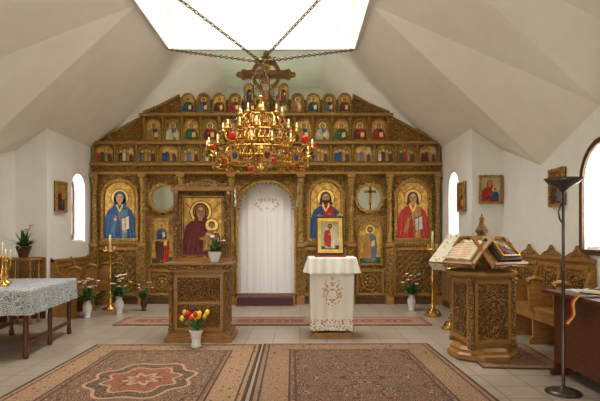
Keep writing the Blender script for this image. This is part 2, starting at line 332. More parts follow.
# windows
def glassmat():
    t=NT('window_glass'); n=t.n; tr=n.new('ShaderNodeBsdfTransparent'); gl=n.new('ShaderNodeBsdfGlossy'); gl.inputs['Roughness'].default_value=.02
    mx=n.new('ShaderNodeMixShader'); mx.inputs[0].default_value=.06; t.link(tr.outputs[0],mx.inputs[1]); t.link(gl.outputs[0],mx.inputs[2]); t.link(mx.outputs[0],n['Material Output'].inputs[0]); return t.m
GLASS=glassmat()
def window(name,loc,rz,w,h,m=WR):
    mb=MB(); o=outline(0,0,w,h,1); i=outline(0,0,w,h,1,-.05)
    mb.ring(o,i,-.03,.03,m); mb.box(-.02,.02,-.025,.025,.03,h-.04,m); mb.box(-w/2+.04,w/2-.04,-.025,.025,h*.5-.02,h*.5+.02,m)
    mb.flat(outline(0,0,w,h,1,-.04),0,GLASS)
    mb.box(-w/2,w/2,-.2,-.03,0,.03,CHINA)
    mb.box(-w/2+.05,-w/2+.07,-.06,-.03,h*.3,h*.34,BRASS)
    return mb.build(name,loc,rz)
window('window_1',(XL-.24,9.025,1.2),pi/2,.55,1.22); window('window_2',(XR+.24,8.825,1.2),-pi/2,.55,1.22)
window('window_3',(WRX+.24,5.235,1.15),-pi/2,.77,1.15); window('window_4',(WLX-.24,4.7,1.15),pi/2,.8,1.15)
window('window_5',(XL-.24,10.675,1.2),pi/2,.55,1.22); window('window_6',(XR+.24,10.675,1.2),-pi/2,.55,1.22); window('window_7',(CX,YA+.24,1.0),0,.8,1.6)
window('window_8',(WLX-.24,1.575,1.15),pi/2,.75,1.15); window('window_9',(WRX+.24,1.575,1.15),-pi/2,.75,1.15)
mb=MB(); mb.ring(outline(0,0,.77,1.15,1,.06),outline(0,0,.77,1.15,1,-.0),-.03,.0,WD); mb.build('trim_window_casing',(WRX-.002,5.235,1.15),-pi/2)
# ------------------------------------------------------------------ iconostasis
mb=MB(); D=.14
def board(x0,x1,z0,z1,m=W_,y0=0,y1=D): mb.box(x0,x1,y0,y1,z0,z1,m)
pal=[RED,BLUE,GRN,BRN,OCH,MAR,GRY,WHT]
for s in(-1,1):
    S=lambda a,b:(min(s*a,s*b),max(s*a,s*b))
    for (a,b) in((.62,1.62),(2.35,3.33)):
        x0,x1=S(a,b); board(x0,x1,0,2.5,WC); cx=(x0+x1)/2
        mb.box(x0+.04,x1-.04,-.02,0,.12,1.12,WC)
        mb.ring([(x0+.08,.16),(x1-.08,.16),(x1-.08,1.08),(x0+.08,1.08)],[(x0+.13,.21),(x1-.13,.21),(x1-.13,1.03),(x0+.13,1.03)],-.05,-.02,W_)
        lattice(mb,x0+.14,x1-.14,.22,1.02,-.03,WG,.13,.011); rosette(mb,cx,.62,.17,-.05,WG)
        for q in(-1,1):
            for e_ in(-1,1): spiral(mb,cx+q*.24,.62+e_*.28,.07,-.045,WG,q*e_)
        mb.box(x0+.02,x1-.02,-.04,0,1.12,1.2,W_)
    x0,x1=S(1.62,2.35); cx=(x0+x1)/2; hw=(x1-x0)/2; n=32; zc=2.03; r=.235
    z0b,z1b=1.68,2.5; rect=[];circ=[]
    for i in range(n):
        a=2*pi*i/n; dx,dz=cos(a),sin(a); k=min(hw/abs(dx) if abs(dx)>1e-6 else 9,((z1b-zc) if dz>0 else (zc-z0b))/abs(dz) if abs(dz)>1e-6 else 9)
        rect.append((cx+dx*k,zc+dz*k)); circ.append((cx+dx*r,zc+dz*r))
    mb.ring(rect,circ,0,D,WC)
    mb.ring([(cx+(r+.05)*cos(2*pi*i/n),zc+(r+.05)*sin(2*pi*i/n)) for i in range(n)],circ,-.05,0,WG)
    for i in range(14):
        a=2*pi*i/14; mb.ball((cx+(r+.06)*cos(a),-.03,zc+(r+.06)*sin(a)),.028,.02,.028,WG,8,4)
    for q in(-1,1):
        for zz in(1.78,2.36): spiral(mb,cx+q*.27,zz,.06,-.02,WG,q)
    board(x0,x1,.0,1.68,W_); mb.box(x0+.06,x1-.06,-.03,0,.12,1.66,WC)
    icon(mb,cx,.78,.40,.76,-.035,[RED,GRY][s>0],[BRN,OCH][s>0],'full',1,.035,WG)
    mb.ring([(x0+.1,.17),(x1-.1,.17),(x1-.1,.66),(x0+.1,.66)],[(x0+.14,.21),(x1-.14,.21),(x1-.14,.62),(x0+.14,.62)],-.06,-.03,W_)
    rosette(mb,cx,.42,.15,-.05,WG)
    for q in(-1,1):
        for e_ in(-1,1): spiral(mb,cx+q*.16,.42+e_*.14,.05,-.045,WG,q*e_)
    for a in(.66,1.62,2.35,3.27):
        x=s*a
        mb.box(x-.072,x+.072,-.15,.01,0,.16,W_); mb.box(x-.065,x+.065,-.13,0,.16,1.1,WC)
        mb.box(x-.074,x+.074,-.15,0,1.1,1.17,W_)
        mb.lathe(x,-.075,[(.06,1.17),(.065,1.2),(.045,1.23),(.05,1.3),(.042,1.7),(.05,1.74),(.042,1.78),(.04,2.25),(.055,2.3),(.07,2.38),(.07,2.42)],WG,14)
        h=[(x+.052*cos(t_*.55),-.075+.052*sin(t_*.55),1.25+t_*.0165) for t_ in range(60)]
        mb.tube(h,.012,WG,4)
        mb.box(x-.074,x+.074,-.16,0,2.42,2.48,W_)
        lattice(mb,x-.05,x+.05,.2,1.06,-.135,WG,.1,.008)
icon(mb,-1.14,1.26,.62,1.10,-.01,MAR,OCH,'vc',1,.05,WG,detail=True)
icon(mb,1.14,1.26,.62,1.10,-.01,RED,BLUE,'bust',1,.05,WG,detail=True)
icon(mb,-2.81,1.26,.62,1.10,-.01,GRY,BLUE,'bust',1,.05,WG,detail=True,veil=True,beard=False)
icon(mb,2.81,1.26,.62,1.10,-.01,OCH,RED,'bust',1,.05,WG,detail=True,beard=False)
for a in(-2.81,-1.14,1.14,2.81):
    for q in(-1,1): spiral(mb,a+q*.27,2.38,.06,-.03,WG,q); spiral(mb,a+q*.33,2.26,.03,-.03,WG,-q,.008)
    vine(mb,a-.36,a+.36,1.16,.025,-.05,WG,.007)
n=20; aw=.56; zs=1.86; zt=2.36
arc=[(aw*cos(pi*i/n),zs+(zt-zs)*sin(pi*i/n)) for i in range(n+1)]
up=[(max(-.62,min(.62,p[0]*1.2)),2.5) for p in arc]
mb.ring(arc,up,0,D,WC,False)
for s in(-1,1): mb.box(min(s*.56,s*.62),max(s*.56,s*.62),0,D,.0,1.86,W_)
mb.tube([(p[0]*.98,-.03,p[1]-.01) for p in arc],.028,WG,6)
for i in range(n+1): mb.ball((arc[i][0]*.93,-.03,arc[i][1]-.04),.03,.02,.03,WG,8,4)
for s in(-1,1): spiral(mb,s*.42,2.36,.08,-.03,WG,s); spiral(mb,s*.25,2.43,.045,-.03,WG,-s); mb.tube([(s*.56,-.03,.2),(s*.56,-.03,1.86)],.028,WG,6)
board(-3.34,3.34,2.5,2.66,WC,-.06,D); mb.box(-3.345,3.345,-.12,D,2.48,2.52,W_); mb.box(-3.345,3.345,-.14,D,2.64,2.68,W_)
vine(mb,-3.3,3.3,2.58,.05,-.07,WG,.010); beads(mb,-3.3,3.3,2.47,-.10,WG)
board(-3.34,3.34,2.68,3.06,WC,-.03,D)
N2=16; st=6.6/N2
for i in range(N2):
    cx=-3.3+st*(i+.5)
    icon(mb,cx,2.715,st*.74,.30,-.04,pal[(i*3)%8],pal[(i*5+2)%8],'scene',2,.022,WG,GOLDD if i%3 else GOLD)
for i in range(N2+1):
    cx=-3.3+st*i; mb.lathe(cx,-.06,[(.022,2.68),(.03,2.7),(.018,2.74),(.02,2.97),(.032,3.01),(.032,3.06)],WG,8)
mb.box(-3.345,3.345,-.12,D,3.05,3.10,W_); beads(mb,-3.3,3.3,3.04,-.10,WG,.012)
for s in(-1,1):
    mb.prism([(s*3.33,3.10),(s*2.38,3.10),(s*2.38,3.56),(s*2.5,3.52)],0,D,WC)
    mb.tube([(s*3.29,-.02,3.11),(s*2.9,-.02,3.31),(s*2.5,-.02,3.52),(s*2.38,-.02,3.57)],.026,WG,6)
    for k in range(4): spiral(mb,s*(2.52+.19*k),3.24+.10*(3-k)*.55,.085-.012*k,-.015,WG,s)
    mb.prism([(s*2.36,3.64),(s*1.66,3.64),(s*1.66,3.98)],0,D,WC)
    mb.tube([(s*2.36,-.02,3.67),(s*2.0,-.02,3.82),(s*1.66,-.02,4.0)],.026,WG,6)
    for k in range(3): spiral(mb,s*(1.76+.17*k),3.76-.025*k,.075-.014*k,-.015,WG,s)
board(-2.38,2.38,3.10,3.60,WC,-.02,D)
N3=13; st=4.66/N3
for i in range(N3):
    cx=-2.33+st*(i+.5)
    icon(mb,cx,3.14,st*.72,.38,-.03,pal[(i*5+1)%8],pal[(i*3+4)%8],'bust',1,.022,WG,GOLDD if i%2 else GOLD)
for i in range(N3+1):
    cx=-2.33+st*i; mb.lathe(cx,-.05,[(.024,3.1),(.028,3.14),(.016,3.18),(.018,3.45),(.03,3.5),(.03,3.6)],WG,8)
mb.box(-2.42,2.42,-.1,D,3.59,3.64,W_); beads(mb,-2.36,2.36,3.58,-.09,WG,.012)
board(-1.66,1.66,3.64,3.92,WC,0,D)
N4=11; st=3.3/N4
for i in range(N4):
    cx=-1.65+st*(i+.5)
    icon(mb,cx,3.68,st*.68,.33,-.02,pal[(i*3+2)%8],pal[(i*5+1)%8],'bust',1,.028,WG,GOLDD if i%2 else GOLD)
    mb.prism(outline(cx,3.66,st*.68+.04,.37,1),-.01,D*.6,W_)
# crucifix
mb.box(-.075,.075,-.14,-.06,3.66,4.66,WC); mb.box(-.42,.42,-.14,-.06,4.29,4.44,WC); mb.box(-.2,.2,-.13,-.06,4.54,4.60,WC)
for (a,b,u) in((-.45,4.365,-1),(.45,4.365,1),(0,4.70,0)):
    for q in range(3):
        an=q*2*pi/3+(pi/2 if u==0 else (0 if u>0 else pi)); mb.ball((a+.06*cos(an),-.10,b+.06*sin(an)),.06,.035,.06,WG,8,5)
mb.ring([(.29*cos(2*pi*i/24),4.36+.29*sin(2*pi*i/24)) for i in range(24)],[(.22*cos(2*pi*i/24),4.36+.22*sin(2*pi*i/24)) for i in range(24)],-.12,-.06,WG)
mb.prism([(-.04,3.88),(.04,3.88),(.05,4.13),(.055,4.36),(-.055,4.36),(-.05,4.13)],-.155,-.14,SKIN)
mb.prism([(-.32,4.38),(-.05,4.33),(.05,4.33),(.32,4.38),(.32,4.41),(-.32,4.41)],-.155,-.14,SKIN); mb.ell(0,4.47,.09,.09,-.145,HALO); mb.ell(0,4.46,.045,.055,-.157,SKIN); mb.box(-.06,.06,-.16,-.14,4.06,4.17,WHT)
for s in(-1,1):
    mb.prism(outline(s*.33,3.80,.2,.42,1),-.05,0,WG); icon(mb,s*.33,3.83,.15,.36,-.055,[MAR,GRN][s>0],[BLUE,RED][s>0],'full',1,.015,WG)
    spiral(mb,s*.14,4.12,.08,-.08,WG,s); spiral(mb,s*.16,4.66,.05,-.08,WG,s)
mb.box(-3.34,-.62,-.03,0,0,.1,WD); mb.box(.62,3.34,-.03,0,0,.1,WD)
mb.build('iconostasis',(CX,9.6,0))
# curtain
t=NT('curtain_fabric').pr(.9)
o=t.tc.outputs['Object']; sx=t.n.new('ShaderNodeSeparateXYZ'); t.link(o,sx.inputs[0])
ax=t.math('ABSOLUTE',sx.outputs[0]); cmb=t.n.new('ShaderNodeCombineXYZ'); t.link(ax,cmb.inputs[0]); t.link(sx.outputs[2],cmb.inputs[2])
vv=t.voro(cmb.outputs[0],24); dd=t.math('ADD',t.math('POWER',t.math('DIVIDE',ax,.26),2.0),t.math('POWER',t.math('DIVIDE',t.math('SUBTRACT',sx.outputs[2],1.92),.14),2.0))
msk=t.math('MULTIPLY',t.math('LESS_THAN',dd,1.0),t.math('LESS_THAN',vv,.4)); msk=t.math('MULTIPLY',msk,t.math('GREATER_THAN',dd,.2))
t.col(t.mix(msk,(.90,.87,.87),(.62,.53,.36)))
CUR=t.m
mb=MB(); nx,nz=90,8; vs=[];fs=[]
for j in range(nz+1):
    for i in range(nx+1):
        x_=-.6+1.2*i/nx; vs.append((x_,.012*sin(i*.62)+.005*sin(i*1.7+j*.3),.18+2.22*j/nz))
for j in range(nz):
    for i in range(nx): a=j*(nx+1)+i; fs.append((a,a+1,a+nx+2,a+nx+1))
mb.add(vs,fs,CUR,True)
mb.tube([(-.6,0,2.42),(.6,0,2.42)],.012,BRASS,6)
mb.build('royal_door_curtain',(CX,9.79,0))
# ------------------------------------------------------------------ rugs
def rugmat(name,W,H,cream,dark,acc,acc2,med=True,fs=9):
    t=NT(name).pr(.95); sx=t.n.new('ShaderNodeSeparateXYZ'); t.link(t.tc.outputs['Object'],sx.inputs[0])
    ax=t.math('ABSOLUTE',sx.outputs[0]); ay=t.math('ABSOLUTE',sx.outputs[1])
    c=t.n.new('ShaderNodeCombineXYZ'); t.link(ax,c.inputs[0]); t.link(ay,c.inputs[1]); pv=c.outputs[0]
    d=t.math('MINIMUM',t.math('SUBTRACT',W/2,ax),t.math('SUBTRACT',H/2,ay))
    v1=t.voro(pv,fs); v2=t.voro(pv,fs*2.6); n1=t.noise(pv,fs*1.3,1)
    rings=t.math('SINE',t.math('MULTIPLY',v1,38.0))
    petal=t.math('GREATER_THAN',t.math('ADD',rings,t.math('MULTIPLY',v2,-1.2)),-.1)
    vinep=t.math('LESS_THAN',t.math('ABSOLUTE',t.math('SUBTRACT',n1,.5)),.022)
    field=t.mix(petal,dark,cream); field=t.mix(t.math('LESS_THAN',v1,.14),field,acc); field=t.mix(vinep,field,acc2)
    bd=t.mix(t.math('GREATER_THAN',t.math('SINE',t.math('MULTIPLY',v2,22.0)),.1),cream,acc2)
    bd=t.mix(t.math('LESS_THAN',v1,.2),bd,dark)
    out=t.mix(t.math('LESS_THAN',d,W*.17),field,bd)
    if med:
        ang=t.math('ARCTAN2',ay,ax); mr=t.math('ADD',t.math('SQRT',t.math('ADD',t.math('POWER',t.math('DIVIDE',ax,W*.24),2.0),t.math('POWER',t.math('DIVIDE',ay,H*.2),2.0))),t.math('MULTIPLY',t.math('COSINE',t.math('MULTIPLY',ang,8.0)),.07))
        mc=t.ramp(mr,[(0,acc),(.18,cream),(.3,dark),(.36,acc),(.62,cream),(.68,dark),(.9,cream),(.97,acc)],True)
        mc=t.mix(t.math('MULTIPLY',petal,.6),mc,cream)
        out=t.mix(t.math('LESS_THAN',mr,1.0),out,mc)
    lines=t.ramp(t.math('DIVIDE',d,W*.2),[(0,(1,1,1)),(.07,(0,0,0)),(.16,(1,1,1)),(.2,(0,0,0)),(.78,(1,1,1)),(.83,(0,0,0)),(.92,(1,1,1)),(.96,(0,0,0))],True)
    out=t.mix(lines,out,dark)
    t.col(t.mix(t.math('MULTIPLY',t.noise(t.tc.outputs['Object'],120,1),.2),out,(.16,.09,.05)))
    t.bump(t.noise(t.tc.outputs['Object'],250,1),.3,.004)
    return t.m
def rug(name,W,H,loc,rz,m,fr=True):
    mb=MB(); mb.box(-W/2,W/2,-H/2,H/2,0,.012,m)
    if fr:
        for q in(-1,1):
            for k in range(int(W/.03)):
                x_=-W/2+.015+k*.03; mb.box(x_-.005,x_+.005,min(q*H/2,q*(H/2+.05)),max(q*H/2,q*(H/2+.05)),.001,.005,CREAM)
    return mb.build(name,loc,rz)
cr=(.43,.29,.17); dk=(.075,.034,.020); ac=(.24,.05,.03); a2=(.24,.12,.06)
rug('area_rug',1.96,2.9,(-1.42,4.5,.001),math.radians(.5),rugmat('rug_medallion',1.96,2.9,cr,dk,ac,a2,True,12))
rug('area_rug',1.96,2.9,(.57,4.55,.001),math.radians(.9),rugmat('rug_floral',1.96,2.9,(.35,.225,.13),(.065,.032,.02),(.20,.055,.035),(.20,.10,.055),False,10))
rm=rugmat('rug_runner',1.45,.7,(.40,.26,.165),(.14,.045,.03),(.26,.06,.04),(.28,.12,.07),True,14)
for x_ in(-2.0,-.45,1.2): rug('runner_rug',1.45,.7,(x_,7.6,.001),0,rm,False)
rug('prayer_rug',.8,1.15,(2.24,5.45,.001),-.08,rugmat('rug_small',.8,1.15,(.33,.21,.12),(.09,.035,.022),ac,a2,True,15),False)
STEPR=rugmat('rug_step',1.1,.4,(.2,.1,.1),(.10,.03,.05),(.25,.04,.04),(.08,.05,.12),False,14)
mb=MB(); mb.box(-.55,.55,-.36,-.0,0,.15,W_); mb.box(-.52,.52,-.35,.0,.15,.165,STEPR); mb.box(-.52,.52,-.37,-.36,.02,.165,STEPR); mb.build('altar_step',(CX,9.59,0),0,.004)
# ------------------------------------------------------------------ chandelier
mb=MB()
prof=[(.02,.95),(.05,.92),(.02,.88),(.04,.8),(.09,.74),(.04,.68),(.03,.6),(.08,.52),(.13,.46),(.08,.38),(.04,.34),(.06,.26),(.16,.2),(.19,.14),(.13,.06),(.05,.02),(.03,-.02),(.05,-.07),(.0,-.12)]
mb.lathe(0,0,prof[::-1],BRASS,18)
def tier(n,rad,z,off,cand):
    for i in range(n):
        a=2*pi*i/n+off; c,s_=cos(a),sin(a)
        P=lambda r,zz:(r*c,r*s_,zz)
        mb.tube([P(.08,z-.02),P(rad*.35,z-.12),P(rad*.65,z-.12),P(rad*.9,z-.04),P(rad,z+.03)],.014,BRASS,5)
        pts=[]
        for k in range(11): t_=k/10*2.6*pi; q=.095*(1-.75*k/10); pts.append(P(rad*.55+q*cos(t_),z-.0+q*sin(t_)))
        mb.tube(pts,.011,BRASS,5)
        pts=[P(rad*.8+.07*(1-.7*k/8)*cos(-k*.8),z-.13+.07*(1-.7*k/8)*sin(-k*.8)) for k in range(9)]; mb.tube(pts,.010,BRASS,5)
        pts=[P(rad*1.0+.05*(1-.7*k/8)*cos(k*.8),z-.02+.05*(1-.7*k/8)*sin(k*.8)) for k in range(9)]; mb.tube(pts,.008,BRASS,5)
        mb.lathe(rad*c,rad*s_,[(.012,z+.02),(.05,z+.05),(.055,z+.065),(.02,z+.07),(.022,z+.085)],BRASS,10)
        if cand=='w' or i%4:
            mb.lathe(rad*c,rad*s_,[(.015,z+.08),(.015,z+.14)],WAX,8); mb.ball((rad*c,rad*s_,z+.16),.011,.011,.022,BULB,8,5)
        else: mb.lathe(rad*c,rad*s_,[(.02,z+.08),(.045,z+.1),(.05,z+.16),(.04,z+.17)],REDG,10)
        mb.ball((rad*c,rad*s_,z-.02),.02,.02,.03,BRASSD,8,4)
tier(18,.74,.12,.1,'r'); tier(14,.52,.36,.2,'w'); tier(9,.30,.60,.0,'w')
for rad,z in((.62,.08),(.42,.34),(.22,.58)):
    n=40
    for dz in(0,.12): mb.tube([(rad*cos(2*pi*i/n),rad*sin(2*pi*i/n),z-.05+dz) for i in range(n)],.010,BRASS,5,True)
    for i in range(n):
        a=2*pi*i/n; b=a+pi/n; mb.tube([(rad*cos(a),rad*sin(a),z-.05),(rad*cos(b),rad*sin(b),z+.07)],.007,BRASS,4); mb.tube([(rad*cos(b),rad*sin(b),z-.05),(rad*cos(a),rad*sin(a),z+.07)],.007,BRASSD,4)
for i in range(10):
    a=2*pi*i/10+.2
    mb.push(R(a,'Z')@T((0,-.67,.02))); mb.prism(outline(0,-.09,.11,.17,1),-.01,.01,BRASS); mb.ell(0,-.01,.036,.05,-.013,[MAR,BLUE][i%2],10); mb.ell(0,.03,.014,.017,-.016,SKIN,8); mb.pop()
for i in range(4):
    a=2*pi*i/4+.4; mb.ball((.5*cos(a),.5*sin(a),-.02),.035,.035,.035,PRED,10,6)
hub=Vector((0,0,1.42))
def chain(a,b,p=.055,r=.016,th=.0045):
    a=Vector(a);b=Vector(b);d=b-a;L=d.length;n=int(L/p);q=d.to_track_quat('X','Z').to_matrix().to_4x4()
    for i in range(n):
        mb.push(T(a+d*((i+.5)/n))@q@R(pi/2*(i%2),'X'))
        mb.tube([(p*.62*cos(2*pi*k/8),r*sin(2*pi*k/8),0) for k in range(8)],th,BRASSD,4,True); mb.pop()
chain((0,0,.95),hub); cx0,cy0,cz0=-.55,7.0,2.32
for i in range(4): a=pi/4+i*pi/2; chain((.50*cos(a),.50*sin(a),.48),hub,.055,.012,.004)
for q in(-1,1):
    for yy in(Y0+.05,Y1-.05): chain(hub,(CX+q*(HO-.04)-cx0,yy-cy0,ZT-.05-cz0),.065,.018,.009)
mb.tube([tuple(hub+Vector((.035*cos(k*pi/6),0,.035*sin(k*pi/6)))) for k in range(12)],.008,BRASS,5,True)
mb.build('chandelier',(cx0,cy0,cz0))
# ------------------------------------------------------------------ flowers
def leafblade(mb,p,d,L,w,mat,curl=.5):
    d=Vector(d).normalized(); side=d.cross(Vector((0,0,1)))
    side=side.normalized() if side.length>1e-3 else Vector((1,0,0)); p=Vector(p); vs=[];fs=[]
    for k in range(5):
        t_=k/4; c=p+d*L*t_+Vector((0,0,-curl*L*t_*t_)); ww=w*sin(pi*min(.97,t_*.85+.12)); vs+=[tuple(c-side*ww),tuple(c+side*ww)]
    for k in range(4): fs.append((2*k,2*k+1,2*k+3,2*k+2))
    mb.add(vs,fs,mat,True)
def blossom(mb,c,r,mat,n=5,ctr=YEL):
    for i in range(n): a=2*pi*i/n; mb.ball((c[0]+r*.6*cos(a),c[1]+r*.6*sin(a),c[2]),r*.5,r*.5,r*.3,mat,6,4)
    mb.ball((c[0],c[1],c[2]+r*.15),r*.3,r*.3,r*.25,ctr,6,4)
def plant(mb,z,n,rad,h,fl,nf=8,lw=.02):
    for i in range(n):
        a=random.uniform(0,2*pi); e=random.uniform(.5,1.4); leafblade(mb,(0,0,z),(cos(a)*cos(e),sin(a)*cos(e),sin(e)),random.uniform(.5,1)*h,lw,random.choice([LEAF,LEAF,LEAFL]),random.uniform(.1,.6))
    for i in range(nf):
        a=random.uniform(0,2*pi); r=rad*random.uniform(.1,1); zz=z+h*random.uniform(.55,1.05); c=(r*cos(a),r*sin(a),zz)
        mb.tube([(0,0,z),(c[0]*.4,c[1]*.4,z+(zz-z)*.6),c],.004,LEAF,4); blossom(mb,c,.03,random.choice(fl))
POT=[(.05,0),(.055,.01),(.06,.04),(.08,.10),(.09,.13),(.095,.135),(.08,.14)]
def potted(name,loc,s,fl,nf,mat=CHINA,n=45,h=.26,rad=.16):
    mb=MB(); mb.push(Matrix.Scale(s,4)); mb.lathe(0,0,POT,mat,18); plant(mb,.12,n,rad,h,fl,nf); mb.pop(); return mb.build(name,loc)
def vase(name,loc,s,fl,nf,h=.4,rad=.2,vm=CHINA):
    mb=MB(); mb.push(Matrix.Scale(s,4)); mb.lathe(0,0,[(.055,0),(.06,.015),(.04,.04),(.07,.12),(.075,.18),(.045,.25),(.055,.28),(.045,.281)],vm,18); plant(mb,.26,70,rad,h,fl,nf,.024); mb.pop(); return mb.build(name,loc)
# ------------------------------------------------------------------ icon stand
mb=MB()
mb.box(-.41,.41,-.30,.30,0,.06,WL); mb.box(-.38,.38,-.27,.27,.06,.11,WL); mb.box(-.33,.33,-.23,.23,.11,.86,WL)
mb.box(-.27,.27,-.245,-.23,.17,.80,WLC); mb.ring([(-.3,.14),(.3,.14),(.3,.83),(-.3,.83)],[(-.26,.18),(.26,.18),(.26,.79),(-.26,.79)],-.26,-.23,WL)
mb.box(-.26,.26,-.252,-.245,.46,.50,WL)
for zc,r in((.64,.11),(.32,.11)):
    for x_ in(-.13,.13): rosette(mb,x_,zc,r,-.255,WLC)
for s in(-1,1):
    mb.lathe(s*.345,-.24,[(.035,.11),(.04,.15),(.025,.19),(.028,.5),(.025,.76),(.04,.8),(.04,.86)],WLC,12)
    mb.box(min(s*.33,s*.345),max(s*.33,s*.345),-.18,.18,.18,.79,WLC)
mb.box(-.37,.37,-.27,.27,.86,.89,WL); mb.box(-.40,.40,-.30,.28,.89,.95,WLC); mb.box(-.42,.42,-.32,.29,.95,.975,WL)
mb.push(T((-.02,.12,0)))
mb.box(-.39,.39,-.08,.10,.975,1.02,WL); mb.box(-.37,.37,.0,.06,1.02,1.88,WL)
mb.ring([(-.37,1.02),(.37,1.02),(.37,1.88),(-.37,1.88)],[(-.27,1.06),(.27,1.06),(.27,1.82),(-.27,1.82)],-.06,.0,WLC)
icon(mb,0,1.065,.53,.75,-.012,MAR,OCH,'vc',0,.0,WG,GOLD,True)
for s in(-1,1):
    mb.lathe(s*.335,-.075,[(.03,1.02),(.035,1.05),(.022,1.09),(.025,1.4),(.022,1.76),(.035,1.82),(.035,1.88)],WLC,12)
    mb.tube([(s*.335+.028*cos(k*.7),-.075+.028*sin(k*.7),1.09+k*.0142) for k in range(48)],.007,WLC,4)
mb.box(-.40,.40,-.10,.08,1.88,1.93,WL); vine(mb,-.34,.34,1.85,.022,-.075,WLC,.006)
mb.prism([(-.37,1.93),(.37,1.93),(.30,1.97),(.12,1.985),(0,2.0),(-.12,1.985),(-.30,1.97)],-.05,.03,WLC)
mb.pop()
mb.build('icon_stand',(-1.24,6.38,0),0,.004)
potted('potted_flowers',(-1.05,6.16,.976),.95,[PWH,PINK],7,CHINA,80,.26,.14)
mb=MB(); mb.lathe(0,0,[(.055,0),(.065,.02),(.05,.05),(.06,.14),(.08,.19),(.085,.2),(.07,.2)],CHINA,18)
for k in range(8): blossom(mb,(.062*cos(k*.8),.062*sin(k*.8),.12),.014,PINK)
for i in range(30):
    a=random.uniform(0,2*pi); e=random.uniform(.8,1.45); leafblade(mb,(0,0,.18),(cos(a)*cos(e),sin(a)*cos(e),sin(e)),random.uniform(.12,.22),.02,random.choice([LEAF,LEAFL]),.2)
for i in range(14):
    a=i*2.4; r=.04+.12*((i%5)/4); zz=.28+.09*random.random(); c=(r*cos(a),r*sin(a),zz)
    mb.tube([(0,0,.18),(c[0]*.5,c[1]*.5,.25),c],.004,LEAFL,4); m=[YEL,YEL,PRED,YEL,YEL][i%5]
    mb.lathe(c[0],c[1],[(.006,zz),(.024,zz+.015),(.028,zz+.035),(.018,zz+.06),(.004,zz+.07)],m,8)
mb.build('tulip_vase',(-1.20,5.78,0.0135))
# ------------------------------------------------------------------ cloth helper
def cloth(mb,w,d,z1,drop,mat,amp=.02,nf=26,flare=.03):
    per=[];N=nf*8
    L=2*(w+d)
    for i in range(N):
        s_=L*i/N
        if s_<w: x_,y_,nx_,ny_=-w/2+s_,-d/2,0,-1
        elif s_<w+d: x_,y_,nx_,ny_=w/2,-d/2+s_-w,1,0
        elif s_<2*w+d: x_,y_,nx_,ny_=w/2-(s_-w-d),d/2,0,1
        else: x_,y_,nx_,ny_=-w/2,d/2-(s_-2*w-d),-1,0
        per.append((x_,y_,nx_,ny_))
    rows=8; vs=[];fs=[]
    for j in range(rows+1):
        t_=j/rows
        for i,(x_,y_,a,b) in enumerate(per):
            q=amp*t_*sin(i/N*2*pi*nf)+amp*.5*t_*sin(i/N*2*pi*nf*.37+1)+flare*t_+.004
            vs.append((x_+a*q,y_+b*q,z1-drop*t_))
    for j in range(rows):
        for i in range(N): k=(i+1)%N; fs.append((j*N+i,(j+1)*N+i,(j+1)*N+k,j*N+k))
    fs.append(tuple(range(N))); mb.add(vs,fs,mat,True)
    mb.fs[-1]=False
def embroid(name,zc,hw,hh,z_hem,base=(.80,.76,.68),thr=.3,colr=(.45,.17,.10),col2=(.5,.34,.16),fs=32):
    t=NT(name).pr(.9); sx=t.n.new('ShaderNodeSeparateXYZ'); t.link(t.tc.outputs['Object'],sx.inputs[0])
    ax=t.math('ABSOLUTE',sx.outputs[0]); c=t.n.new('ShaderNodeCombineXYZ'); t.link(ax,c.inputs[0]); t.link(sx.outputs[1],c.inputs[1]); t.link(sx.outputs[2],c.inputs[2])
    v=t.voro(c.outputs[0],fs); vc=t.voro(c.outputs[0],fs,1)
    dd=t.math('ADD',t.math('POWER',t.math('DIVIDE',ax,hw),2.0),t.math('POWER',t.math('DIVIDE',t.math('SUBTRACT',sx.outputs[2],zc),hh),2.0))
    m1=t.math('LESS_THAN',dd,1.0); m2=t.math('LESS_THAN',sx.outputs[2],z_hem); mk=t.math('MULTIPLY',t.math('MAXIMUM',m1,m2),t.math('LESS_THAN',v,thr))
    sep=t.n.new('ShaderNodeSeparateColor'); t.link(vc,sep.inputs[0])
    t.col(t.mix(mk,base,t.mix(t.math('GREATER_THAN',sep.outputs[0],.5),colr,col2))); return t.m
mb=MB(); EM=embroid('embroidered_linen',.60,.13,.19,.24,thr=.42,colr=(.52,.24,.17),col2=(.55,.40,.23))
mb.box(-.27,.27,-.22,.22,0,.045,WL); mb.box(-.25,.25,-.2,.2,.045,.07,WL)
for a in(-.2,.2):
    for b in(-.15,.15): mb.lathe(a,b,[(.03,.07),(.035,.1),(.022,.2),(.03,.5),(.022,.8),(.03,.98)],WL,10)
mb.box(-.27,.27,-.2,.2,.94,1.0,WL)
cloth(mb,.56,.42,1.015,.92,EM,.014,16,-.02)
cloth(mb,.60,.46,1.03,.20,plain('white_linen',(.80,.77,.70),.9,0,.03),.02,18,.04)
mb.build('draped_icon_table',(.41,6.55,0))
mb=MB(); mb.push(T((0,0,.03))@R(-.22,'X'))
mb.box(-.18,.18,0,.03,0,.50,WD); mb.ring([(-.18,0),(.18,0),(.18,.50),(-.18,.50)],[(-.165,.015),(.165,.015),(.165,.485),(-.165,.485)],-.03,0,WD)
icon(mb,0,.06,.23,.37,-.006,WHT,RED,'full',0,.045,HALO,WHT)
for s in(-1,1): spiral(mb,s*.13,.51,.04,.01,WG,s,.008)
mb.ball((0,.01,.525),.035,.015,.03,RED); mb.pop()
mb.box(-.15,.15,.02,.17,0,.03,WL)
mb.box(-.2,.2,-.06,-.02,0,.012,RED)
mb.build('religious_icon',(.39,6.46,1.032))
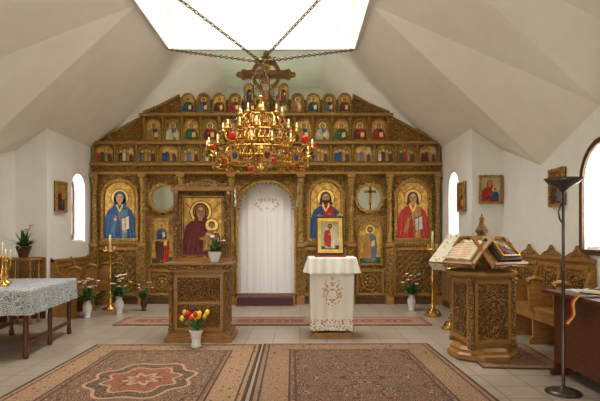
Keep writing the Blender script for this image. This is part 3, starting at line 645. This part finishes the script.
# ------------------------------------------------------------------ lectern right
TL=.80; ZL=.985; YL=-.345; BL=.40
mb=MB(); OC=pi/8
mb.lathe(0,0,[(.36,0),(.36,.05),(.33,.07),(.33,.10),(.29,.13)],WL,8,False,OC)
mb.box(-.225,.225,-.225,.225,.12,.86,WL)
for k in range(4):
    mb.push(R(k*pi/2,'Z'))
    mb.box(-.18,.18,-.235,-.225,.2,.80,WLC); mb.ring([(-.20,.17),(.20,.17),(.20,.83),(-.20,.83)],[(-.165,.21),(.165,.21),(.165,.79),(-.165,.79)],-.25,-.225,WL)
    rosette(mb,0,.5,.13,-.245,WLC)
    for a in(-1,1):
        for b in(-1,1): spiral(mb,a*.10,.5+b*.2,.06,-.24,WLC,a*b,.009)
    mb.lathe(-.23,-.23,[(.035,.12),(.04,.16),(.026,.2),(.03,.5),(.026,.78),(.04,.82),(.04,.86)],WLC,12); mb.pop()
mb.lathe(0,0,[(.34,.86),(.36,.88),(.36,.91),(.31,.93)],WL,8,False,OC)
mb.lathe(0,0,[(.27,.92),(.20,.95),(.12,.98),(.10,1.12)],WLC,8,False,OC)
LM=[]
for k in range(4):
    M_=R(k*pi/2+.35,'Z')@T((0,YL,ZL))@R(TL,'X'); LM.append(M_)
    mb.push(M_)
    mb.box(-.24,.24,0,BL,0,.022,WL); mb.box(-.24,.24,-.03,0,-.01,.055,WL)
    mb.tube([(-.23,-.035,.02),(0,-.04,.045),(.23,-.035,.02)],.012,WLC,5); mb.pop()
mb.lathe(0,0,[(.07,1.22),(.10,1.24),(.10,1.26),(.05,1.29),(.045,1.31),(.07,1.33),(.06,1.36),(.035,1.40),(.022,1.45),(.03,1.47),(.012,1.50),(.004,1.53)],WLC,14)
mb.build('lectern',(1.97,5.42,0.0135),.12)
LEC=T((1.97,5.42,0.0135))@R(.12,'Z')
def openbook(w,d,th,cover,txt=BRN):
    mb=MB(); mb.box(-w-.012,w+.012,-.01,d+.01,0,.008,cover)
    for s in(-1,1):
        prof=[(0,.008),(w,.008),(w,.012+th*.35),(w*.8,.01+th*.8),(w*.45,.01+th),(w*.12,.01+th*.8),(0,.01+th*.35)]
        pts=[(s*a,b) for a,b in prof]; n=len(pts)
        mb.add([(a,0,b) for a,b in pts]+[(a,d,b) for a,b in pts],[tuple(range(n)),tuple(range(2*n-1,n-1,-1))]+[(i,i+n,(i+1)%n+n,(i+1)%n) for i in range(n)],CREAM)
        for k in range(9):
            y_=d*.1+k*d*.09
            mb.tube([(s*w*.15,y_,.012+th*.84),(s*w*.45,y_,.011+th),(s*w*.78,y_,.012+th*.8)],.003,txt,4)
    return mb
for k,cover,ww,dd in((3,OCH,.17,.27),(1,LEATH,.16,.26)):
    b=openbook(ww,dd,.04,cover,PRED if k==3 else BRN); o=b.build('open_book'); o.matrix_world=LEC@LM[k]@T((0,.03,.024))
b=MB(); b.box(-.16,.16,0,.30,0,.045,LEATH); b.box(-.15,.163,.005,.295,.006,.039,CREAM)
b.push(T((0,0,.047))@R(-pi/2,'X')); icon(b,0,.04,.22,.22,0,MAR,BLUE,'vc',0,.015,BRASS,WHT); b.pop()
o=b.build('closed_gospel_book'); o.matrix_world=LEC@LM[0]@T((.02,.02,.024))
mb=MB(); TW=embroid('embroidered_towel',0,9,9,.0,(.60,.55,.42),.30,(.35,.25,.08),(.4,.3,.12),24)
vs=[];fs=[];n=14
for j in range(n+1):
    for i in range(9):
        t_=j/n; vs.append((-.11+.22*i/8,t_*.42-.03,.02+.010*sin(i*1.6)*(.4+t_)+.02))
for j in range(n):
    for i in range(8): a=j*9+i; fs.append((a,a+1,a+10,a+9))
mb.add(vs,fs,TW,True)
vs=[(-.11+.22*i/8,-.045-.004*j,.035-.035*j+.008*sin(i*1.6)) for j in range(4) for i in range(9)]
mb.add(vs,[(j*9+i,j*9+i+1,j*9+i+10,j*9+i+9) for j in range(3) for i in range(8)],TW,True)
o=mb.build('embroidered_towel'); o.matrix_world=LEC@LM[3]@T((-.27,0,.02))
# ------------------------------------------------------------------ side table left
mb=MB(); TC=NT('lace_tablecloth').pr(.9); o_=TC.tc.outputs['Object']; v=TC.voro(o_,18)
TC.col(TC.mix(TC.math('GREATER_THAN',TC.math('SINE',TC.math('MULTIPLY',v,22.0)),.2),(.50,.50,.48),(.19,.21,.23)))
for a in(-.36,.36):
    for b in(-.68,0,.68): mb.lathe(a,b,[(.025,0),(.032,.04),(.022,.1),(.03,.35),(.024,.42),(.035,.46),(.035,.66)],WR,10)
    mb.box(a-.015,a+.015,-.68,.68,.14,.18,WR)
mb.box(-.38,.38,-.70,.70,.62,.70,WR); mb.box(-.42,.42,-.75,.75,.70,.73,WR)
cloth(mb,.86,1.52,.735,.26,TC.m,.014,34,.02)
mb.build('side_table',(-3.34,5.92,0),math.radians(7))
def candlestick(name,loc,h,arms=1):
    mb=MB(); mb.lathe(0,0,[(.07,0),(.07,.012),(.03,.03),(.015,.06),(.028,h*.35),(.012,h*.4),(.014,h*.85),(.03,h*.9),(.03,h*.93)],BRASS,14)
    if arms>1:
        for s in(-1,1): mb.tube([(0,0,h*.55),(s*.05,0,h*.5),(s*.09,0,h*.6),(s*.09,0,h*.8)],.007,BRASS,5); mb.lathe(s*.09,0,[(.008,h*.8),(.025,h*.84),(.025,h*.86)],BRASS,10); mb.lathe(s*.09,0,[(.009,h*.86),(.008,h*1.15)],WAX,8)
    mb.lathe(0,0,[(.011,h*.93),(.009,h*1.3)],WAX,8); mb.ball((0,0,h*1.33),.006,.006,.014,BULB,6,4)
    return mb.build(name,loc)
candlestick('candlestick',(-3.36,5.65,.736),.36,3); candlestick('candlestick',(-3.5,5.95,.736),.30)
potted('potted_plant',(-4.12,7.45,.981),1.2,[PINK],3,WD,80,.30,.14)
# ------------------------------------------------------------------ stalls / wainscot
def stall_row(name,n,sw,loc,rz,h=1.12,carve=True):
    mb=MB(); L=n*sw
    for i in range(n+1):
        x_=-L/2+i*sw
        pr=[(0,0),(-.44,0),(-.44,.06),(-.40,.10),(-.40,.40),(-.44,.44),(-.46,.70),(-.42,.76),(-.30,.74),(-.22,.66),(-.12,.72),(-.06,.9),(0,.95)]
        mb.push(T((x_,0,0))@R(pi/2,'Z')); mb.prism(pr,-.02,.02,W_); mb.pop()
        mb.tube([(x_-.0,-.44,.72),(x_,-.46,.78),(x_,-.38,.80),(x_,-.28,.77)],.03,W_,6)
        mb.ball((x_,-.455,.76),.035,.035,.035,WC)
    mb.box(-L/2,L/2,-.03,0,.0,h-.04,W_); mb.box(-L/2-.02,L/2+.02,-.06,.0,h-.04,h,W_)
    for i in range(n):
        x0,x1=-L/2+i*sw+.05,-L/2+(i+1)*sw-.05
        mb.box(x0-.03,x1+.03,-.40,-.03,.41,.45,W_); mb.box(x0-.03,x1+.03,-.39,-.36,.30,.41,W_)
        mb.ring([(x0,.52),(x1,.52),(x1,h-.08),(x0,h-.08)],[(x0+.05,.57),(x1-.05,.57),(x1-.05,h-.13),(x0+.05,h-.13)],-.05,-.03,W_)
        mb.box(x0+.05,x1-.05,-.036,-.03,.57,h-.13,WC)
        if carve:
            rosette(mb,(x0+x1)/2,(.57+h-.13)/2,.12,-.045,WC)
            cx_=(x0+x1)/2; w2=(x1-x0)/2
            mb.prism([(cx_-w2,h),(cx_+w2,h),(cx_+w2*.6,h+.05),(cx_+w2*.25,h+.07),(cx_,h+.14),(cx_-w2*.25,h+.07),(cx_-w2*.6,h+.05)],-.045,-.01,WC)
    return mb.build(name,loc,rz)
stall_row('choir_stall',4,.60,(WRX-.01,6.60,0),-pi/2,1.05)
stall_row('choir_stall',2,.68,(XL+.01,8.70,0),pi/2,.92,False)
def panel(name,ax_,a,b,p,sgn):
    mb=MB()
    def bx(u0,u1,d0,d1,z0,z1,m):
        if ax_=='x': mb.box(u0,u1,min(p+sgn*d0,p+sgn*d1),max(p+sgn*d0,p+sgn*d1),z0,z1,m)
        else: mb.box(min(p+sgn*d0,p+sgn*d1),max(p+sgn*d0,p+sgn*d1),u0,u1,z0,z1,m)
    bx(a,b,.005,.025,0,.93,W_); bx(a,b,.005,.045,.93,.97,W_); bx(a,b,.025,.035,0,.10,WD)
    n=max(1,round((b-a)/.65)); st=(b-a)/n
    for k in range(n): bx(a+k*st+.05,a+(k+1)*st-.05,.025,.035,.15,.85,WC)
    mb.build(name)
panel('wainscot_return','x',WLX+.06,XL-.01,YR,-1); panel('wainscot_nave','y',5.0,YR-.06,WLX,1)
panel('wainscot_sanctuary','y',YR+.02,9.38,XR,-1)
mb=MB()
mb.box(-.20,.20,-.16,.16,.94,.975,W_)
for a in(-.16,.16):
    for b in(-.12,.12): mb.lathe(a,b,[(.02,0),(.025,.04),(.016,.1),(.022,.5),(.016,.85),(.022,.94)],W_,8)
mb.box(-.17,.17,-.13,.13,.3,.32,W_); mb.build('plant_stand',(-4.12,7.45,0))
# ------------------------------------------------------------------ right foreground desk
mb=MB()
for a in(-.4,.4):
    mb.push(T((0,a,0)))
    mb.box(-.28,.28,-.025,.025,0,.06,WR)
    mb.box(-.24,-.20,-.025,.025,.06,.76,WR); mb.box(.20,.24,-.025,.025,.06,.76,WR); mb.box(-.2,.2,-.015,.015,.1,.76,WR); mb.pop()
mb.box(-.24,-.22,-.38,.38,.12,.74,WR); mb.box(.2,.22,-.38,.38,.12,.74,WR); mb.box(-.22,.22,-.38,.38,.28,.30,WR); mb.box(-.32,.32,-.5,.5,.76,.79,WR)
mb.box(-.14,.30,-.44,.42,.79,.80,CHINA)
for (c,y_) in((BLUE,-.042),(YEL,-.03),(PRED,.0)):
    n=10; vs=[];fs=[]
    for i in range(n+1):
        t_=i/n; x_=-.33-.012*sin(t_*6); z_=.80-.26*t_; yy=y_-.15+.16*t_+.02*sin(t_*8); vs+=[(x_,yy,z_),(x_-.004,yy+(.012 if c is BLUE else .03),z_)]
    for i in range(n): fs.append((2*i,2*i+1,2*i+3,2*i+2))
    mb.add(vs,fs,c,True); mb.box(-.33,-.15,y_-.15,y_-(.138 if c is BLUE else .12),.80,.804,c)
mb.build('prayer_desk',(2.64,4.30,0))
b=openbook(.14,.22,.03,LEATH); b.build('open_book',(2.66,4.2,.804),.4)
mb=MB(); mb.lathe(0,0,[(.14,0),(.14,.015),(.10,.03),(.03,.045),(.014,.06),(.013,1.0),(.018,1.01),(.018,1.04),(.012,1.05),(.012,1.66),(.03,1.68),(.05,1.70),(.12,1.74),(.15,1.775),(.145,1.775),(.05,1.72)],METD,22)
mb.tube([(0,0,1.4),(-.03,0,1.44),(-.04,0,1.5),(-.02,0,1.56),(0,0,1.6)],.008,METD,6)
mb.ball((0,0,1.74),.04,.04,.02,CHINA); mb.tube([(0,.012,.2),(.01,.02,.7),(.012,.016,1.2),(0,.012,1.65)],.004,BLK,4)
mb.build('floor_lamp',(2.18,4.14,0))
def cstand(name,loc,h=1.15):
    mb=MB(); mb.lathe(0,0,[(.13,0),(.14,.02),(.06,.05),(.03,.1),(.045,.16),(.02,.2),(.018,h*.45),(.04,h*.5),(.018,h*.55),(.018,h*.85),(.05,h*.9),(.11,h*.93),(.11,h*.95),(.03,h*.95)],BRASS,16)
    for k in range(3): a=k*2.1; mb.tube([(.03*cos(a),.03*sin(a),.1),(.1*cos(a),.1*sin(a),.08),(.14*cos(a),.14*sin(a),.01)],.014,BRASS,5)
    mb.lathe(0,0,[(.02,h*.95),(.018,h*1.2)],WAX,10)
    for k in range(6): a=k*pi/3; mb.lathe(.08*cos(a),.08*sin(a),[(.006,h*.95),(.005,h*1.02)],WAX,6)
    return mb.build(name,loc)
cstand('candle_stand',(2.16,8.15,0)); cstand('candle_stand',(-3.36,8.85,0),1.1); cstand('candle_stand',(2.12,7.0,0),.9)
vase('flower_vase',(-3.38,7.95,0),1.0,[PINK,PWH],12,.36,.22); vase('flower_vase',(-3.02,8.35,0),1.0,[PWH,YEL],14,.38,.22); vase('flower_vase',(1.95,8.75,0),1.0,[PWH,PWH,PRED],14,.36,.22)
vase('flower_vase',(-2.72,8.7,0),.8,[PWH,PINK],8,.34,.2,BRN)
potted('potted_plant',(XL-.10,8.9,1.232),.6,[PINK],2,BLK,30,.22,.06)
def wicon(loc,rz,w,h,**k):
    mb=MB(); mb.box(-w/2-.03,w/2+.03,.0,.02,-h/2-.03,h/2+.03,WD); icon(mb,0,-h/2,w,h,-.002,fr=.035,**k); mb.build('religious_icon',loc,rz)
wicon((XL+.025,8.3,1.95),pi/2,.30,.44,robe=MAR,mant=BLUE,kind='vc')
wicon((XR-.025,8.30,1.95),-pi/2,.28,.42,robe=GRN,mant=RED,kind='bust')
wicon((3.0,YR-.03,2.03),0,.30,.38,robe=RED,mant=BLUE,kind='vc',bg=WHT)
wicon((WRX-.025,6.17,1.90),-pi/2,.28,.40,robe=BRN,mant=GRY,kind='vc',bg=GOLDD)
mb=MB(); icon(mb,0,.03,.20,.36,-.004,GRY,BLUE,'bust',0,.03,WG); mb.box(-.13,.13,0,.02,0,.42,WL); mb.build('religious_icon',(-2.60,9.42,1.205))
mb=MB(); mb.box(-.025,.025,-.01,.01,0,.36,BRASS); mb.box(-.12,.12,-.01,.01,.2,.25,BRASS); mb.lathe(0,0,[(.05,-.03),(.02,0)],BRASS,10); mb.lathe(0,0,[(.12,-1.80),(.12,-1.76),(.02,-1.7),(.015,-.03)],BRASS,10); mb.build('processional_cross',(1.42,10.1,1.971))
mb=MB(); mb.box(-.5,.5,-.5,.5,0,.95,MAR); mb.box(-.55,.55,-.55,.55,.95,1.0,GOLD); mb.build('altar_table',(CX,10.9,.171))
# ------------------------------------------------------------------ lights
w=bpy.data.worlds.new('sky'); sc.world=w; w.use_nodes=True; nt=w.node_tree; bg=nt.nodes['Background']
tc=nt.nodes.new('ShaderNodeTexCoord'); sp=nt.nodes.new('ShaderNodeSeparateXYZ'); nt.links.new(tc.outputs['Generated'],sp.inputs[0])
rp=nt.nodes.new('ShaderNodeValToRGB'); nt.links.new(sp.outputs[2],rp.inputs[0])
rp.color_ramp.elements[0].position=0.0; rp.color_ramp.elements[0].color=(.30,.42,.16,1); rp.color_ramp.elements[1].position=.12; rp.color_ramp.elements[1].color=(.88,.95,1,1)
nt.links.new(rp.outputs[0],bg.inputs[0]); bg.inputs[1].default_value=1.5
def area(name,loc,rot,sx_,sy_,e,c=(1,1,1),spread=None):
    l=bpy.data.lights.new(name,'AREA'); l.shape='RECTANGLE'; l.size=sx_; l.size_y=sy_; l.energy=e; l.color=c
    if spread: l.spread=math.radians(spread)
    o=bpy.data.objects.new(name,l); sc.collection.objects.link(o); o.location=loc; o.rotation_euler=rot
area('skylight_daylight',(CX,6.75,6.3),(0,0,0),2.6,2.9,170,(1,.98,.94),110)
area('rear_door_fill',(CX,YB-.2,1.4),(pi/2,0,0),1.7,2.2,130,(1,.94,.83))  # area lamp added in the unseen rear doorway as soft fill from behind
for nm,x_,y_,a,e in(('w1',XL-.3,9.025,-1,26),('w2',XR+.3,8.825,1,26),('w3',WRX+.3,5.235,1,30),('w4',WLX-.3,4.7,-1,26),('w5',XL-.3,10.675,-1,50),('w6',XR+.3,10.675,1,50),('w8',WLX-.3,1.575,-1,20),('w9',WRX+.3,1.575,1,20)):
    area('daylight_'+nm,(x_,y_,1.8),(0,pi/2*a,0),1.0,.6,e)
area('daylight_w7',(CX,YA+.35,1.8),(-pi/2,0,0),.7,1.4,90)
# ------------------------------------------------------------------ camera
cam=bpy.data.cameras.new('camera'); cam.lens=30; cam.sensor_width=36; cam.shift_y=35.5/600; co=bpy.data.objects.new('camera',cam); sc.collection.objects.link(co)
co.location=(0,0,1.3); co.rotation_euler=(pi/2,0,0); sc.camera=co
sc.view_settings.view_transform='Standard'; sc.view_settings.look='None'; sc.view_settings.exposure=0.15; sc.view_settings.gamma=.90
